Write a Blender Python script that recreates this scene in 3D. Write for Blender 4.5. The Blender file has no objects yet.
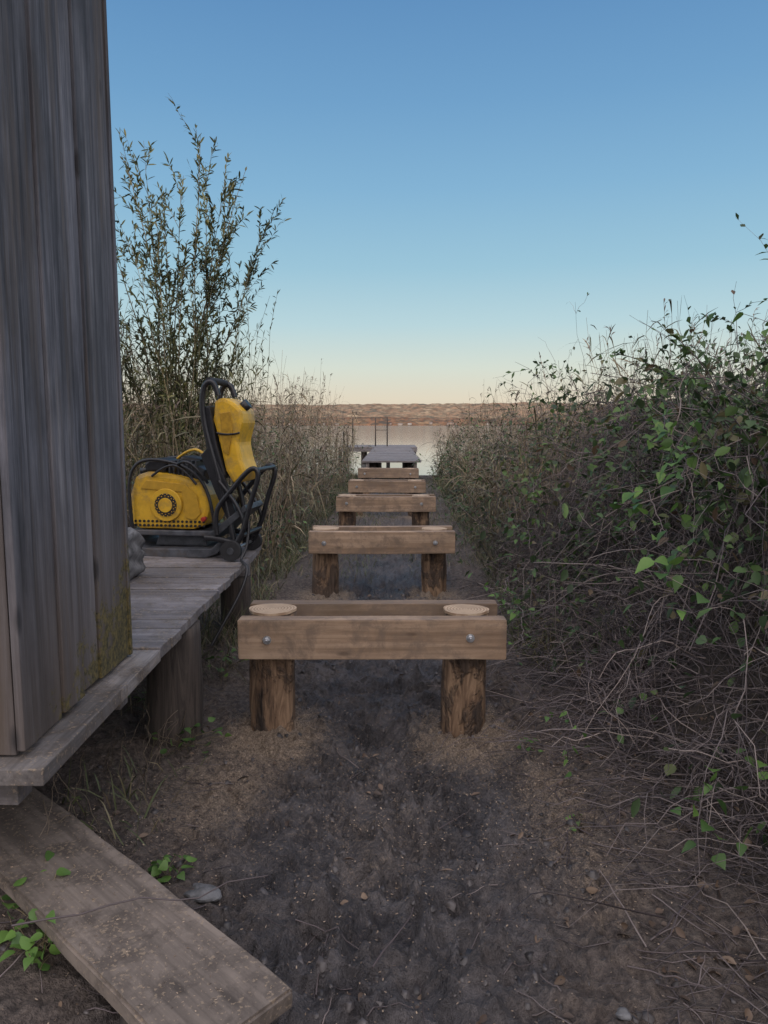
import bpy, bmesh, math, random
import numpy as np
from mathutils import Vector, Matrix
rng=np.random.default_rng(7); random.seed(7)
scene=bpy.context.scene
C=bpy.context.collection

# ---------------------------------------------------------------- noise
def _hash(ix,iy,seed):
    n=(ix.astype(np.int64)*374761393+iy.astype(np.int64)*668265263+seed*982451653)&0x7fffffff
    n=((n^(n>>13))*1274126177)&0x7fffffff
    return ((n^(n>>16))&0xffff)/65535.0
def vnoise(x,y,seed=0):
    x=np.asarray(x,float);y=np.asarray(y,float)
    ix=np.floor(x);iy=np.floor(y);fx=x-ix;fy=y-iy
    fx=fx*fx*(3-2*fx);fy=fy*fy*(3-2*fy)
    ix=ix.astype(np.int64);iy=iy.astype(np.int64)
    a=_hash(ix,iy,seed);b=_hash(ix+1,iy,seed);c=_hash(ix,iy+1,seed);d=_hash(ix+1,iy+1,seed)
    return (a*(1-fx)+b*fx)*(1-fy)+(c*(1-fx)+d*fx)*fy
def fbm(x,y,seed=0,o=4):
    s=0;a=.5
    for i in range(o):
        s=s+a*vnoise(x*2**i+i*17.3,y*2**i-i*9.1,seed+i);a*=.5
    return s
def sst(t):
    t=np.clip(t,0,1);return t*t*(3-2*t)

def edgeR(y):
    y=np.asarray(y,float)
    return .66+.05*np.minimum(y,6)+.015*np.maximum(y-6,0)+.35*np.clip((3.2-y)/1.2,0,1)
def edgeL(y): return -1.08+0*np.asarray(y,float)
FOOT=[]
_r=random.Random(5)
for i in range(40):
    FOOT.append((_r.gauss(-.02,.27),1.45+i*.13+_r.uniform(-.08,.08),_r.gauss(0,.35),_r.uniform(.7,1.5)))
def gh(x,y):
    x=np.asarray(x,float);y=np.asarray(y,float)
    near=1-sst((y-9)/8)
    wetz=.45+.55*sst((.85-np.abs(x))/.35)
    z=.09*(fbm(x*.9+3,y*.6,1)-.5)*near
    z=z+near*(.07*(fbm(x*3.1,y*2.3,5,3)-.45))
    wx=x+.06*vnoise(x*6,y*6,71);wy=y+.06*vnoise(x*6+9,y*6,72)
    z=z+near*wetz*(.095*(fbm(wx*8,wy*7,9,4)-.47))
    rid=1-np.abs(fbm(wx*14,wy*12,41,3)/.875*2-1)
    z=z+near*wetz*.032*(rid**3-.4)
    lump=np.clip(fbm(wx*22,wy*18,19,3)-.45,0,1)
    z=z+near*wetz*.11*lump
    z=z-.03*np.exp(-((x+.05)/.28)**2)*near
    for fx,fy,fa,fs in FOOT:
        ca,sa=math.cos(fa),math.sin(fa);dx=x-fx;dy=y-fy
        u=(dx*ca+dy*sa)/.058;v=(-dx*sa+dy*ca)/.145
        r2=u*u+v*v
        z=z-.028*fs*np.exp(-r2**2)+.014*fs*np.exp(-((np.sqrt(r2)-1.35)/.25)**2)
    H=.95*(1-sst((y-6)/5))+.25
    z=z+H*sst((x-edgeR(y)-.12)/1.25)*(1-sst((y-17)/6))
    z=z+.25*sst((-1.2-x)/1.6)*sst((y-5.8)/1.5)*(1-sst((y-17)/6))
    z=z-1.6*sst((y-20.5)/9)
    z=z+.05*sst((-.5-x)/.6)*(1-sst((y-2.2)/1.0))
    return z

# ---------------------------------------------------------------- materials
def new_mat(name):
    m=bpy.data.materials.new(name);m.use_nodes=True
    nt=m.node_tree;nt.nodes.clear()
    out=nt.nodes.new('ShaderNodeOutputMaterial')
    p=nt.nodes.new('ShaderNodeBsdfPrincipled')
    nt.links.new(p.outputs[0],out.inputs[0])
    return m,nt,p,out
def ramp(nt,fac,stops,interp='LINEAR'):
    r=nt.nodes.new('ShaderNodeValToRGB');r.color_ramp.interpolation=interp
    e=r.color_ramp.elements
    while len(e)<len(stops): e.new(.5)
    for i,(p,c) in enumerate(stops):
        e[i].position=p;e[i].color=(c[0],c[1],c[2],1) if not isinstance(c,(int,float)) else (c,c,c,1)
    nt.links.new(fac,r.inputs[0]);return r.outputs[0]
def mapping(nt,scale,coord='Object',rot=(0,0,0)):
    tc=nt.nodes.new('ShaderNodeTexCoord');m=nt.nodes.new('ShaderNodeMapping')
    m.inputs['Scale'].default_value=scale;m.inputs['Rotation'].default_value=rot
    nt.links.new(tc.outputs[coord],m.inputs[0]);return m.outputs[0]
def noise(nt,vec,scale=5,detail=6,rough=.6,dist=0):
    n=nt.nodes.new('ShaderNodeTexNoise');n.inputs['Scale'].default_value=scale
    n.inputs['Detail'].default_value=min(detail,5);n.inputs['Roughness'].default_value=rough
    n.inputs['Distortion'].default_value=dist
    nt.links.new(vec,n.inputs['Vector']);return n.outputs[0]
def mix(nt,fac,a,b,mode='MIX'):
    m=nt.nodes.new('ShaderNodeMix');m.data_type='RGBA';m.blend_type=mode
    for idx,v in ((0,fac),(6,a),(7,b)):
        if isinstance(v,bpy.types.NodeSocket): nt.links.new(v,m.inputs[idx])
        elif isinstance(v,(int,float)):
            m.inputs[idx].default_value=v if idx==0 else (v,v,v,1)
        else: m.inputs[idx].default_value=(v[0],v[1],v[2],1)
    return m.outputs[2]
def math_(nt,op,a,b=None,clamp=False):
    m=nt.nodes.new('ShaderNodeMath');m.operation=op;m.use_clamp=clamp
    for i,v in enumerate((a,b)):
        if v is None: continue
        if isinstance(v,bpy.types.NodeSocket): nt.links.new(v,m.inputs[i])
        else: m.inputs[i].default_value=v
    return m.outputs[0]
def bump(nt,p,h,strength=.5,dist=.01):
    b=nt.nodes.new('ShaderNodeBump');b.inputs['Strength'].default_value=strength
    b.inputs['Distance'].default_value=dist
    nt.links.new(h,b.inputs['Height']);nt.links.new(b.outputs[0],p.inputs['Normal'])
def attr(nt,name):
    a=nt.nodes.new('ShaderNodeAttribute');a.attribute_name=name;return a.outputs['Fac']

def wood(name,cols,axis='X',grain=45,rough=.75,bs=.4,dirt=None,chips=True):
    m,nt,p,_=new_mat(name)
    s={'X':(1.6,grain,grain),'Y':(grain,1.6,grain),'Z':(grain,grain,1.6)}[axis]
    v=mapping(nt,s)
    n1=noise(nt,v,1.0,8,.65,.25)
    v2=mapping(nt,tuple(q*.22 for q in s));n2=noise(nt,v2,1.0,4,.6,.5)
    v3=mapping(nt,(1,1,1));n3=noise(nt,v3,3.5,6,.65)
    f=math_(nt,'ADD',math_(nt,'MULTIPLY',n1,.55),math_(nt,'MULTIPLY',n2,.45))
    c=ramp(nt,f,[(.36,cols[0]),(.48,cols[1]),(.60,cols[2])])
    dd=ramp(nt,n3,[(.35,.62),(.6,1.0)])
    c=mix(nt,.8,c,dd,'MULTIPLY')
    a=attr(nt,'rnd');tone=ramp(nt,a,[(0,.72),(1,1.18)])
    c=mix(nt,1.0,c,tone,'MULTIPLY')
    vo=nt.nodes.new('ShaderNodeTexVoronoi');vo.inputs['Scale'].default_value=1
    sk={'X':(3.2,9,9),'Y':(9,3.2,9),'Z':(9,9,3.2)}[axis]
    nt.links.new(mapping(nt,sk),vo.inputs['Vector'])
    k=ramp(nt,vo.outputs['Distance'],[(.06,1.0),(.13,0.0)])
    c=mix(nt,math_(nt,'MULTIPLY',k,.75),c,tuple(q*.35 for q in cols[0]))
    if dirt:
        n4=noise(nt,v3,9,8,.75,.4);n5=noise(nt,v3,90,3,.6)
        c=mix(nt,ramp(nt,n4,[(.45,0.0),(.62,.8)]),c,dirt)
        if chips: c=mix(nt,ramp(nt,math_(nt,'ADD',n5,math_(nt,'MULTIPLY',n4,.35)),[(.77,0.0),(.81,.6)]),c,(.30,.23,.16))
    nt.links.new(c,p.inputs['Base Color']);p.inputs['Roughness'].default_value=rough
    bump(nt,p,f,bs,.006)
    return m
W_FRESH=wood('fresh_timber',[(.175,.112,.070),(.29,.198,.13),(.385,.275,.19)],'X',38,dirt=(.16,.115,.085),chips=False)
W_GREYX=wood('weathered_plank_x',[(.10,.090,.094),(.19,.172,.175),(.29,.265,.265)],'X',40,bs=.6,dirt=(.10,.085,.075))
W_GREYY=wood('weathered_plank_y',[(.09,.080,.078),(.18,.162,.155),(.28,.25,.235)],'Y',40,bs=.6,dirt=(.09,.072,.06))

def shed_material(name,br0):
    m,nt,p,_=new_mat(name)
    v=mapping(nt,(38,38,1.1));n1=noise(nt,v,1,9,.7,.4)
    v2=mapping(nt,(9,9,.5));n2=noise(nt,v2,1,5,.6,.8)
    f=math_(nt,'ADD',math_(nt,'MULTIPLY',n1,.6),math_(nt,'MULTIPLY',n2,.4))
    c=ramp(nt,f,[(.37,(.026,.026,.032)),(.45,(.072,.072,.085)),(.54,(.13,.128,.147)),(.66,(.22,.215,.23))])
    tone=ramp(nt,attr(nt,'rnd'),[(0,.62),(1,1.2)])
    c=mix(nt,1.0,c,tone,'MULTIPLY')
    tc=nt.nodes.new('ShaderNodeTexCoord');sp=nt.nodes.new('ShaderNodeSeparateXYZ')
    nt.links.new(tc.outputs['Object'],sp.inputs[0])
    n3=noise(nt,mapping(nt,(4,4,1.6)),1,6,.7)
    c=mix(nt,.9,c,ramp(nt,n3,[(.38,.55),(.62,1.2)]),'MULTIPLY')
    # brown streaks where the silver-grey surface has worn
    n6=noise(nt,mapping(nt,(16,16,.8)),1,5,.65)
    c=mix(nt,ramp(nt,n6,[(.50,0.0),(.66,.5)]),c,(.13,.095,.07))
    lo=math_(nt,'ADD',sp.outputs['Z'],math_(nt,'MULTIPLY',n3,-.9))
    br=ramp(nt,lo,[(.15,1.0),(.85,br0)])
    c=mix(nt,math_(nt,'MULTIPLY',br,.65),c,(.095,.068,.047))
    n4=noise(nt,mapping(nt,(11,11,11)),1,8,.75)
    mo=math_(nt,'ADD',n4,math_(nt,'MULTIPLY',math_(nt,'SUBTRACT',sp.outputs['Z'],.80),-.70))
    mo=math_(nt,'ADD',mo,math_(nt,'MULTIPLY',math_(nt,'SUBTRACT',sp.outputs['Y'],2.36),.45))
    mk=ramp(nt,mo,[(.53,0.0),(.61,.9)])
    n5=noise(nt,mapping(nt,(60,60,60)),1,3,.6)
    mc=ramp(nt,n5,[(.35,(.028,.029,.012)),(.62,(.15,.115,.035))])
    c=mix(nt,mk,c,mc)
    vo=nt.nodes.new('ShaderNodeTexVoronoi');vo.inputs['Scale'].default_value=1
    nt.links.new(mapping(nt,(7,7,2.8)),vo.inputs['Vector'])
    k=ramp(nt,vo.outputs['Distance'],[(.07,1.0),(.15,0.0)])
    c=mix(nt,math_(nt,'MULTIPLY',k,.8),c,(.022,.02,.022))
    nt.links.new(c,p.inputs['Base Color']);p.inputs['Roughness'].default_value=.85
    bump(nt,p,f,.9,.008)
    return m
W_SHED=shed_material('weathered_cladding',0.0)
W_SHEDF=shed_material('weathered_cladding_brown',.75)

def bark_mat():
    m,nt,p,_=new_mat('peeled_log')
    n1=noise(nt,mapping(nt,(22,22,3)),1,8,.7,.8);n2=noise(nt,mapping(nt,(7,7,3.5)),1,6,.7,.5)
    c=ramp(nt,n1,[(.34,(.055,.034,.022)),(.48,(.17,.105,.063)),(.62,(.32,.21,.13))])
    mk=ramp(nt,n2,[(.47,0.0),(.55,1.0)])
    bc=ramp(nt,n1,[(.35,(.028,.02,.017)),(.6,(.11,.075,.053))])
    c=mix(nt,mk,c,bc)
    nt.links.new(c,p.inputs['Base Color']);p.inputs['Roughness'].default_value=.85
    bump(nt,p,math_(nt,'ADD',n1,mk),.9,.014);return m
BARK=bark_mat()
def oldpost_mat():
    m,nt,p,_=new_mat('old_post_wood')
    n1=noise(nt,mapping(nt,(30,30,2)),1,8,.7,.8)
    c=ramp(nt,n1,[(.35,(.016,.013,.012)),(.6,(.075,.060,.051))])
    nt.links.new(c,p.inputs['Base Color']);p.inputs['Roughness'].default_value=.9
    bump(nt,p,n1,.8,.01);return m
OLDPOST=oldpost_mat()
def endgrain_mat():
    m,nt,p,_=new_mat('cut_end_grain')
    w=nt.nodes.new('ShaderNodeTexWave');w.wave_type='RINGS';w.rings_direction='Z'
    w.inputs['Scale'].default_value=22;w.inputs['Distortion'].default_value=2.2
    w.inputs['Detail'].default_value=3;w.inputs['Detail Scale'].default_value=1.2
    nt.links.new(mapping(nt,(1,1,1)),w.inputs['Vector'])
    n=noise(nt,mapping(nt,(1,1,1)),9,5,.6)
    c=ramp(nt,w.outputs['Fac'],[(.1,(.34,.225,.14)),(.7,(.52,.39,.27))])
    c=mix(nt,.6,c,ramp(nt,n,[(.35,.6),(.6,1.0)]),'MULTIPLY')
    nt.links.new(c,p.inputs['Base Color']);p.inputs['Roughness'].default_value=.8;return m
ENDG=endgrain_mat()
def simple(name,col,rough=.5,metal=0,var=.25,sc=30,dirt=None):
    m,nt,p,_=new_mat(name)
    n=noise(nt,mapping(nt,(1,1,1)),sc,4,.65)
    lo=tuple(q*(1-var) for q in col);hi=tuple(min(1,q*(1+var)) for q in col)
    c=ramp(nt,n,[(.35,lo),(.65,hi)])
    if dirt:
        n2=noise(nt,mapping(nt,(1,1,1)),7,8,.75)
        c=mix(nt,ramp(nt,n2,[(.47,0.0),(.66,.8)]),c,dirt)
    nt.links.new(c,p.inputs['Base Color']);p.inputs['Roughness'].default_value=rough;p.inputs['Metallic'].default_value=metal
    bump(nt,p,n,.15,.003);return m
STEEL=simple('galvanised_steel',(.55,.56,.58),.35,.9)
YEL=simple('yellow_paint',(.62,.36,.025),.42,0,.12,12,dirt=(.27,.18,.07))
BLK=simple('black_plastic',(.014,.014,.017),.42,0,.3)
ENG=simple('engine_grey',(.08,.085,.095),.45,.5)
PLATE=simple('base_plate_steel',(.10,.105,.12),.5,.5,.4,12,dirt=(.12,.10,.085))
RUB=simple('rubber',(.02,.02,.022),.8)
REDP=simple('red_cap',(.35,.03,.02),.4)
SACK=simple('sack_paper',(.14,.135,.135),.8,0,.5,14)
STONE=simple('stone_grey',(.12,.12,.125),.85,0,.4,25)
ROOFM=simple('roof_felt',(.05,.05,.055),.9)

def foliage(name,stops,rough=.6,trans=0):
    m,nt,p,out=new_mat(name)
    c=ramp(nt,attr(nt,'rnd'),stops)
    tn=nt.nodes.new('ShaderNodeVectorMath');tn.operation='SCALE'
    nt.links.new(c,tn.inputs[0]);nt.links.new(attr(nt,'tone'),tn.inputs['Scale']);c=tn.outputs[0]
    nt.links.new(c,p.inputs['Base Color']);p.inputs['Roughness'].default_value=rough
    if trans>0:
        t=nt.nodes.new('ShaderNodeBsdfTranslucent');nt.links.new(c,t.inputs[0])
        ms=nt.nodes.new('ShaderNodeMixShader');ms.inputs[0].default_value=trans
        nt.links.new(p.outputs[0],ms.inputs[1]);nt.links.new(t.outputs[0],ms.inputs[2])
        nt.links.new(ms.outputs[0],out.inputs[0])
    return m
F_REED=foliage('reed_straw',[(0,(.09,.066,.045)),(.4,(.185,.137,.09)),(.75,(.30,.225,.15)),(1,(.13,.125,.065))])
F_REEDG=foliage('reed_blade',[(0,(.06,.062,.032)),(.4,(.145,.12,.062)),(.7,(.25,.19,.12)),(1,(.09,.115,.042))])
F_PLUME=foliage('reed_plume',[(0,(.10,.07,.055)),(1,(.24,.18,.14))])
F_WILLOW=foliage('willow_leaf',[(0,(.035,.05,.024)),(.5,(.07,.085,.032)),(1,(.15,.145,.05))],trans=.2)
F_WSTEM=foliage('willow_stem',[(0,(.07,.055,.035)),(1,(.19,.15,.085))])
F_CANE=foliage('bramble_cane',[(0,(.038,.030,.032)),(.5,(.095,.075,.076)),(.85,(.18,.148,.14)),(1,(.30,.245,.215))])
F_STALK=foliage('dry_stalk',[(0,(.05,.038,.028)),(1,(.17,.13,.09))])
F_BLEAF=foliage('bramble_leaf',[(0,(.03,.05,.024)),(.45,(.055,.10,.034)),(.75,(.10,.17,.05)),(.9,(.14,.12,.06)),(1,(.12,.075,.05))],trans=.25)
F_GREEN=foliage('fresh_leaf',[(0,(.05,.11,.028)),(1,(.14,.25,.055))],.5,.35)
F_GRASS=foliage('grass_blade',[(0,(.045,.065,.024)),(.5,(.09,.105,.04)),(.8,(.17,.14,.08)),(1,(.23,.185,.12))])
F_DEAD=foliage('dead_leaf',[(0,(.04,.028,.022)),(.6,(.095,.062,.042)),(1,(.18,.125,.085))])
F_CHIP=foliage('wood_chip',[(0,(.10,.072,.05)),(.6,(.21,.155,.11)),(1,(.36,.28,.205))])
F_DIRT=foliage('mud_clod',[(0,(.03,.027,.028)),(1,(.085,.075,.074))],.5)
F_TREE=foliage('dark_tree',[(0,(.03,.035,.02)),(1,(.09,.07,.03))])

# ---------------------------------------------------------------- mesh builders
class MB:
    def __init__(s): s.v=[];s.q=[];s.r=[];s.m=[];s.n=0
    def add(s,v,q,r,mi=0):
        v=v.reshape(-1,3);s.v.append(v);s.q.append(q.reshape(-1,4)+s.n);s.r.append(np.asarray(r).reshape(-1))
        s.m.append(np.full(q.reshape(-1,4).shape[0],mi,np.int32));s.n+=len(v)
    def build(s,name,mats,smooth=False,parent=None):
        v=np.concatenate(s.v).astype(np.float32);q=np.concatenate(s.q).astype(np.int32)
        me=bpy.data.meshes.new(name);me.vertices.add(len(v));me.vertices.foreach_set('co',v.ravel())
        me.loops.add(q.size);me.loops.foreach_set('vertex_index',q.ravel())
        me.polygons.add(len(q));me.polygons.foreach_set('loop_start',np.arange(0,q.size,4,dtype=np.int32))
        me.polygons.foreach_set('material_index',np.concatenate(s.m))
        if smooth: me.polygons.foreach_set('use_smooth',np.ones(len(q),bool))
        a=me.attributes.new('rnd','FLOAT','POINT');a.data.foreach_set('value',np.concatenate(s.r).astype(np.float32))
        tn=.30+1.45*fbm(v[:,0]*1.7+v[:,2]*.9,v[:,1]*1.1+v[:,2]*1.6,77,3)
        a=me.attributes.new('tone','FLOAT','POINT');a.data.foreach_set('value',tn.astype(np.float32))
        me.update(calc_edges=True)
        for m in mats: me.materials.append(m)
        o=bpy.data.objects.new(name,me);C.objects.link(o)
        if parent: o.parent=parent
        return o
def nrm(a): return a/np.maximum(np.linalg.norm(a,axis=-1,keepdims=True),1e-9)
def tubes(mb,P,R,S=3,rnd=None,mi=0):
    n,K,_=P.shape
    T=nrm(np.gradient(P,axis=1));ref=nrm(rng.normal(size=(n,1,3)))+np.zeros_like(T)
    a=nrm(np.cross(T,ref));b=np.cross(T,a)
    ang=np.arange(S)/S*2*math.pi
    V=P[:,:,None,:]+R[:,:,None,None]*(np.cos(ang)[None,None,:,None]*a[:,:,None,:]+np.sin(ang)[None,None,:,None]*b[:,:,None,:])
    idx=np.arange(n*K*S).reshape(n,K,S);nx=np.roll(idx,-1,axis=2)
    Q=np.stack([idx[:,:-1],nx[:,:-1],nx[:,1:],idx[:,1:]],-1)
    if rnd is None: rnd=rng.random(n)
    mb.add(V,Q,np.repeat(rnd,K*S),mi)
def leaves(mb,B,D,L,W,rows=4,droop=.2,fold=.25,rnd=None,mi=0,prof=None):
    n=len(B);D=nrm(D)
    up=nrm(rng.normal(size=(n,3))*.5+np.array([0,0,1.]))
    side=nrm(np.cross(D,up));nn=np.cross(side,D)
    t=np.linspace(0,1,rows)
    if prof is None: prof=np.sin(np.pi*np.clip(t*.92+.04,0,1))**.8
    L=np.broadcast_to(L,(n,));W=np.broadcast_to(W,(n,));dr=np.broadcast_to(droop,(n,))
    mid=B[:,None]+D[:,None]*(L[:,None]*t)[...,None]+np.array([0,0,-1.])*((dr*L)[:,None]*t**2)[...,None]
    w=(W[:,None]*.5*prof)[...,None]
    Lf=mid+side[:,None]*w+nn[:,None]*w*fold;Rt=mid-side[:,None]*w+nn[:,None]*w*fold
    if fold>=.24:
        V=np.stack([Lf,mid,Rt],2);c=3
    else:
        V=np.stack([Lf,Rt],2);c=2
    idx=np.arange(n*rows*c).reshape(n,rows,c)
    Q=np.stack([idx[:,:-1,:-1],idx[:,:-1,1:],idx[:,1:,1:],idx[:,1:,:-1]],-1)
    if rnd is None: rnd=rng.random(n)
    mb.add(V,Q,np.repeat(rnd,rows*c),mi)
def stems(B,D,L,K=8,droop=.2,wig=.03):
    n=len(B);t=np.linspace(0,1,K);D=nrm(D)
    L=np.broadcast_to(L,(n,));dr=np.broadcast_to(droop,(n,))
    P=B[:,None]+D[:,None]*(L[:,None]*t)[...,None]+np.array([0,0,-1.])*((dr*L)[:,None]*t**2)[...,None]
    ph=rng.random((n,1,3))*6.28;fr=1.5+rng.random((n,1,3))*4
    P=P+np.sin(ph+fr*t[None,:,None]*3)*(wig*L)[:,None,None]*t[None,:,None]
    return P
def sample(P,k,t0=0,t1=1):
    n,K,_=P.shape
    i=np.repeat(np.arange(n),k);t=(t0+(t1-t0)*rng.random(n*k))*(K-1)
    a=np.minimum(t.astype(int),K-2);f=(t-a)[:,None]
    return P[i,a]*(1-f)+P[i,a+1]*f,nrm(P[i,a+1]-P[i,a]),i

def group(name,loc=(0,0,0)):
    e=bpy.data.objects.new(name,None);e.location=loc;e.empty_display_size=.2;C.objects.link(e);return e
def finish(bm,name,mat,parent=None,smooth=False,loc=None,rnd=None,bev=0):
    if bev>0: bmesh.ops.bevel(bm,geom=list(bm.edges),offset=bev,segments=2,affect='EDGES',profile=.6)
    bmesh.ops.recalc_face_normals(bm,faces=bm.faces)
    me=bpy.data.meshes.new(name);bm.to_mesh(me);bm.free()
    a=me.attributes.new('rnd','FLOAT','POINT');a.data.foreach_set('value',[(rnd if rnd is not None else .5)]*len(me.vertices))
    if smooth:
        for p in me.polygons:p.use_smooth=True
    me.materials.append(mat)
    o=bpy.data.objects.new(name,me);C.objects.link(o)
    if loc is not None:o.location=loc
    if parent:o.parent=parent
    return o
def box(name,x0,x1,y0,y1,z0,z1,mat,parent=None,bev=.004,jit=0):
    bm=bmesh.new();bmesh.ops.create_cube(bm,size=1)
    for v in bm.verts:
        v.co=Vector((x0+(v.co.x+.5)*(x1-x0),y0+(v.co.y+.5)*(y1-y0),z0+(v.co.z+.5)*(z1-z0)))
        v.co+=Vector([random.uniform(-jit,jit) for _ in range(3)])
    return finish(bm,name,mat,parent,bev=bev,rnd=random.random())
def prism(name,pts,y0,y1,mat,parent=None,bev=.01,smooth=False):
    bm=bmesh.new();vs=[bm.verts.new((x,y0,z)) for x,z in pts];f=bm.faces.new(vs)
    r=bmesh.ops.extrude_face_region(bm,geom=[f])
    for v in r['geom']:
        if isinstance(v,bmesh.types.BMVert):v.co.y=y1
    return finish(bm,name,mat,parent,smooth,bev=bev)
def cyl(name,p0,p1,r0,r1,mat,parent=None,seg=20,rings=1,irr=0,smooth=True,seed=0):
    p0=Vector(p0);p1=Vector(p1);d=(p1-p0);q=d.to_track_quat('Z','Y');L=d.length
    bm=bmesh.new();rows=[]
    for i in range(rings+1):
        t=i/rings;row=[]
        for j in range(seg):
            a=2*math.pi*j/seg;r=r0+(r1-r0)*t
            if irr: r*=1+irr*(float(vnoise(math.cos(a)*1.6+seed*7.1,math.sin(a)*1.6+t*2.5+seed,3))-.5)*2+irr*.5*(float(vnoise(math.cos(a)*5+seed*3.1,math.sin(a)*5+t*9,8))-.5)
            row.append(bm.verts.new(p0+q@Vector((r*math.cos(a),r*math.sin(a),L*t))))
        rows.append(row)
    for i in range(rings):
        for j in range(seg):
            bm.faces.new((rows[i][j],rows[i][(j+1)%seg],rows[i+1][(j+1)%seg],rows[i+1][j]))
    bm.faces.new(rows[0][::-1]);bm.faces.new(rows[-1])
    o=finish(bm,name,mat,parent,False)
    if smooth:
        for p in o.data.polygons:
            if len(p.vertices)==4:p.use_smooth=True
    return o
def pipe(name,pts,r,mat,parent=None,closed=False,order=3):
    cu=bpy.data.curves.new(name,'CURVE');cu.dimensions='3D';cu.bevel_depth=r;cu.bevel_resolution=3
    cu.use_fill_caps=True
    sp=cu.splines.new('NURBS');sp.points.add(len(pts)-1)
    for p,c in zip(sp.points,pts):p.co=(*c,1)
    sp.order_u=order;sp.use_endpoint_u=not closed;sp.use_cyclic_u=closed;sp.resolution_u=6
    cu.materials.append(mat)
    o=bpy.data.objects.new(name,cu);C.objects.link(o)
    if parent:o.parent=parent
    return o

# ---------------------------------------------------------------- ground
def grid_axis(lo,hi,f0,f1,step,grow=1.09):
    a=list(np.arange(f0,f1+1e-6,step))
    s=step;x=f1
    while x<hi: s*=grow;x+=s;a.append(min(x,hi))
    s=step;x=f0;b=[]
    while x>lo: s*=grow;x-=s;b.append(max(x,lo))
    return np.array(b[::-1]+a)
gx=grid_axis(-4500,4500,-1.2,1.3,.008,1.06);gy=grid_axis(-900,5500,1.4,4.0,.008,1.035)
X,Y=np.meshgrid(gx,gy);Z=gh(X,Y)
TR=[3.2,5.93,8.87,11.4,14.6]
posts=[]
for y in TR: posts+= [(-.55,y+.18),(.345,y+.18)]
saw=np.zeros_like(X)
for px,py in posts:
    saw=np.maximum(saw,1.05*np.exp(-(((X-px)/.27)**2+((Y-py+.10)/.38)**2)))
saw=np.maximum(saw,.66*np.exp(-(((X+.66)/.30)**2+((Y-2.72)/.45)**2)))
saw=np.maximum(saw,.55*np.exp(-(((X-.62)/.22)**2+((Y-2.6)/.8)**2)))
saw=np.maximum(saw,.34*np.exp(-(((X+.1)/.6)**2+((Y-2.6)/1.1)**2)))
saw=np.maximum(saw,.42*sst((Y-6)/3)*np.exp(-(X/.7)**2)*(1-sst((Y-17)/3)))
wob=.35*(fbm(X*1.6,Y*1.3,88,4)-.47)
mud=sst((.72-np.abs(X+.0)+wob*1.3)/.42)*(1-.6*sst((Y-6)/6))
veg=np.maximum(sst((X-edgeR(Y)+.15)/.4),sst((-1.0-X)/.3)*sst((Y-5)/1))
me=bpy.data.meshes.new('ground');nv=X.size
me.vertices.add(nv);me.vertices.foreach_set('co',np.stack([X,Y,Z],-1).astype(np.float32).ravel())
ii=np.arange(nv).reshape(X.shape);Q=np.stack([ii[:-1,:-1],ii[:-1,1:],ii[1:,1:],ii[1:,:-1]],-1).reshape(-1,4).astype(np.int32)
me.loops.add(Q.size);me.loops.foreach_set('vertex_index',Q.ravel());me.polygons.add(len(Q))
me.polygons.foreach_set('loop_start',np.arange(0,Q.size,4,dtype=np.int32));me.polygons.foreach_set('use_smooth',np.ones(len(Q),bool))
low=sst((.48-(fbm(X*8,Y*7,9,4)))*6)
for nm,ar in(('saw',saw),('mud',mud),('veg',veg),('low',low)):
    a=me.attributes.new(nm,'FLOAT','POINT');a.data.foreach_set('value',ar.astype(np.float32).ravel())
me.update(calc_edges=True)
ground=bpy.data.objects.new('ground',me);C.objects.link(ground)
m,nt,p,_=new_mat('muddy_ground')
co=mapping(nt,(1,1,1))
n1=noise(nt,co,6,5,.68);n2=noise(nt,co,38,5,.7);n3=noise(nt,co,150,2,.6);n4=noise(nt,co,2.3,5,.65,.5)
wet=ramp(nt,n1,[(.35,(.036,.032,.034)),(.5,(.072,.065,.067)),(.64,(.12,.108,.109))])
wet=mix(nt,.55,wet,ramp(nt,n2,[(.35,.45),(.62,1.3)]),'MULTIPLY')
wet=mix(nt,math_(nt,'MULTIPLY',attr(nt,'low'),.4),wet,(.024,.022,.024))
dry=ramp(nt,n2,[(.35,(.044,.034,.030)),(.5,(.098,.077,.066)),(.66,(.16,.128,.107))])
mudm=math_(nt,'ADD',attr(nt,'mud'),math_(nt,'MULTIPLY',math_(nt,'SUBTRACT',n4,.52),2.0),True)
c=mix(nt,mudm,dry,wet)
sawn=math_(nt,'ADD',math_(nt,'MULTIPLY',attr(nt,'saw'),.5),math_(nt,'ADD',math_(nt,'MULTIPLY',n2,.45),math_(nt,'MULTIPLY',n3,.4)))
sm=ramp(nt,sawn,[(.60,0.0),(.82,.85)])
sc_=ramp(nt,n3,[(.35,(.13,.094,.068)),(.6,(.33,.255,.185))])
c=mix(nt,sm,c,sc_)
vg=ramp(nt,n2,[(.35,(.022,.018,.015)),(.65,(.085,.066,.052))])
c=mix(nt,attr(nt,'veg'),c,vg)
nt.links.new(c,p.inputs['Base Color'])
rr=math_(nt,'SUBTRACT',ramp(nt,n1,[(.4,.36),(.6,.62)]),math_(nt,'MULTIPLY',attr(nt,'low'),.12))
rg=mix(nt,mudm,.88,rr);rg=mix(nt,sm,rg,.9);nt.links.new(rg,p.inputs['Roughness'])
h=math_(nt,'ADD',math_(nt,'MULTIPLY',n1,1.0),math_(nt,'ADD',math_(nt,'MULTIPLY',n2,1.0),math_(nt,'MULTIPLY',n3,.3)))
bump(nt,p,h,1.0,.03)
me.materials.append(m)

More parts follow.
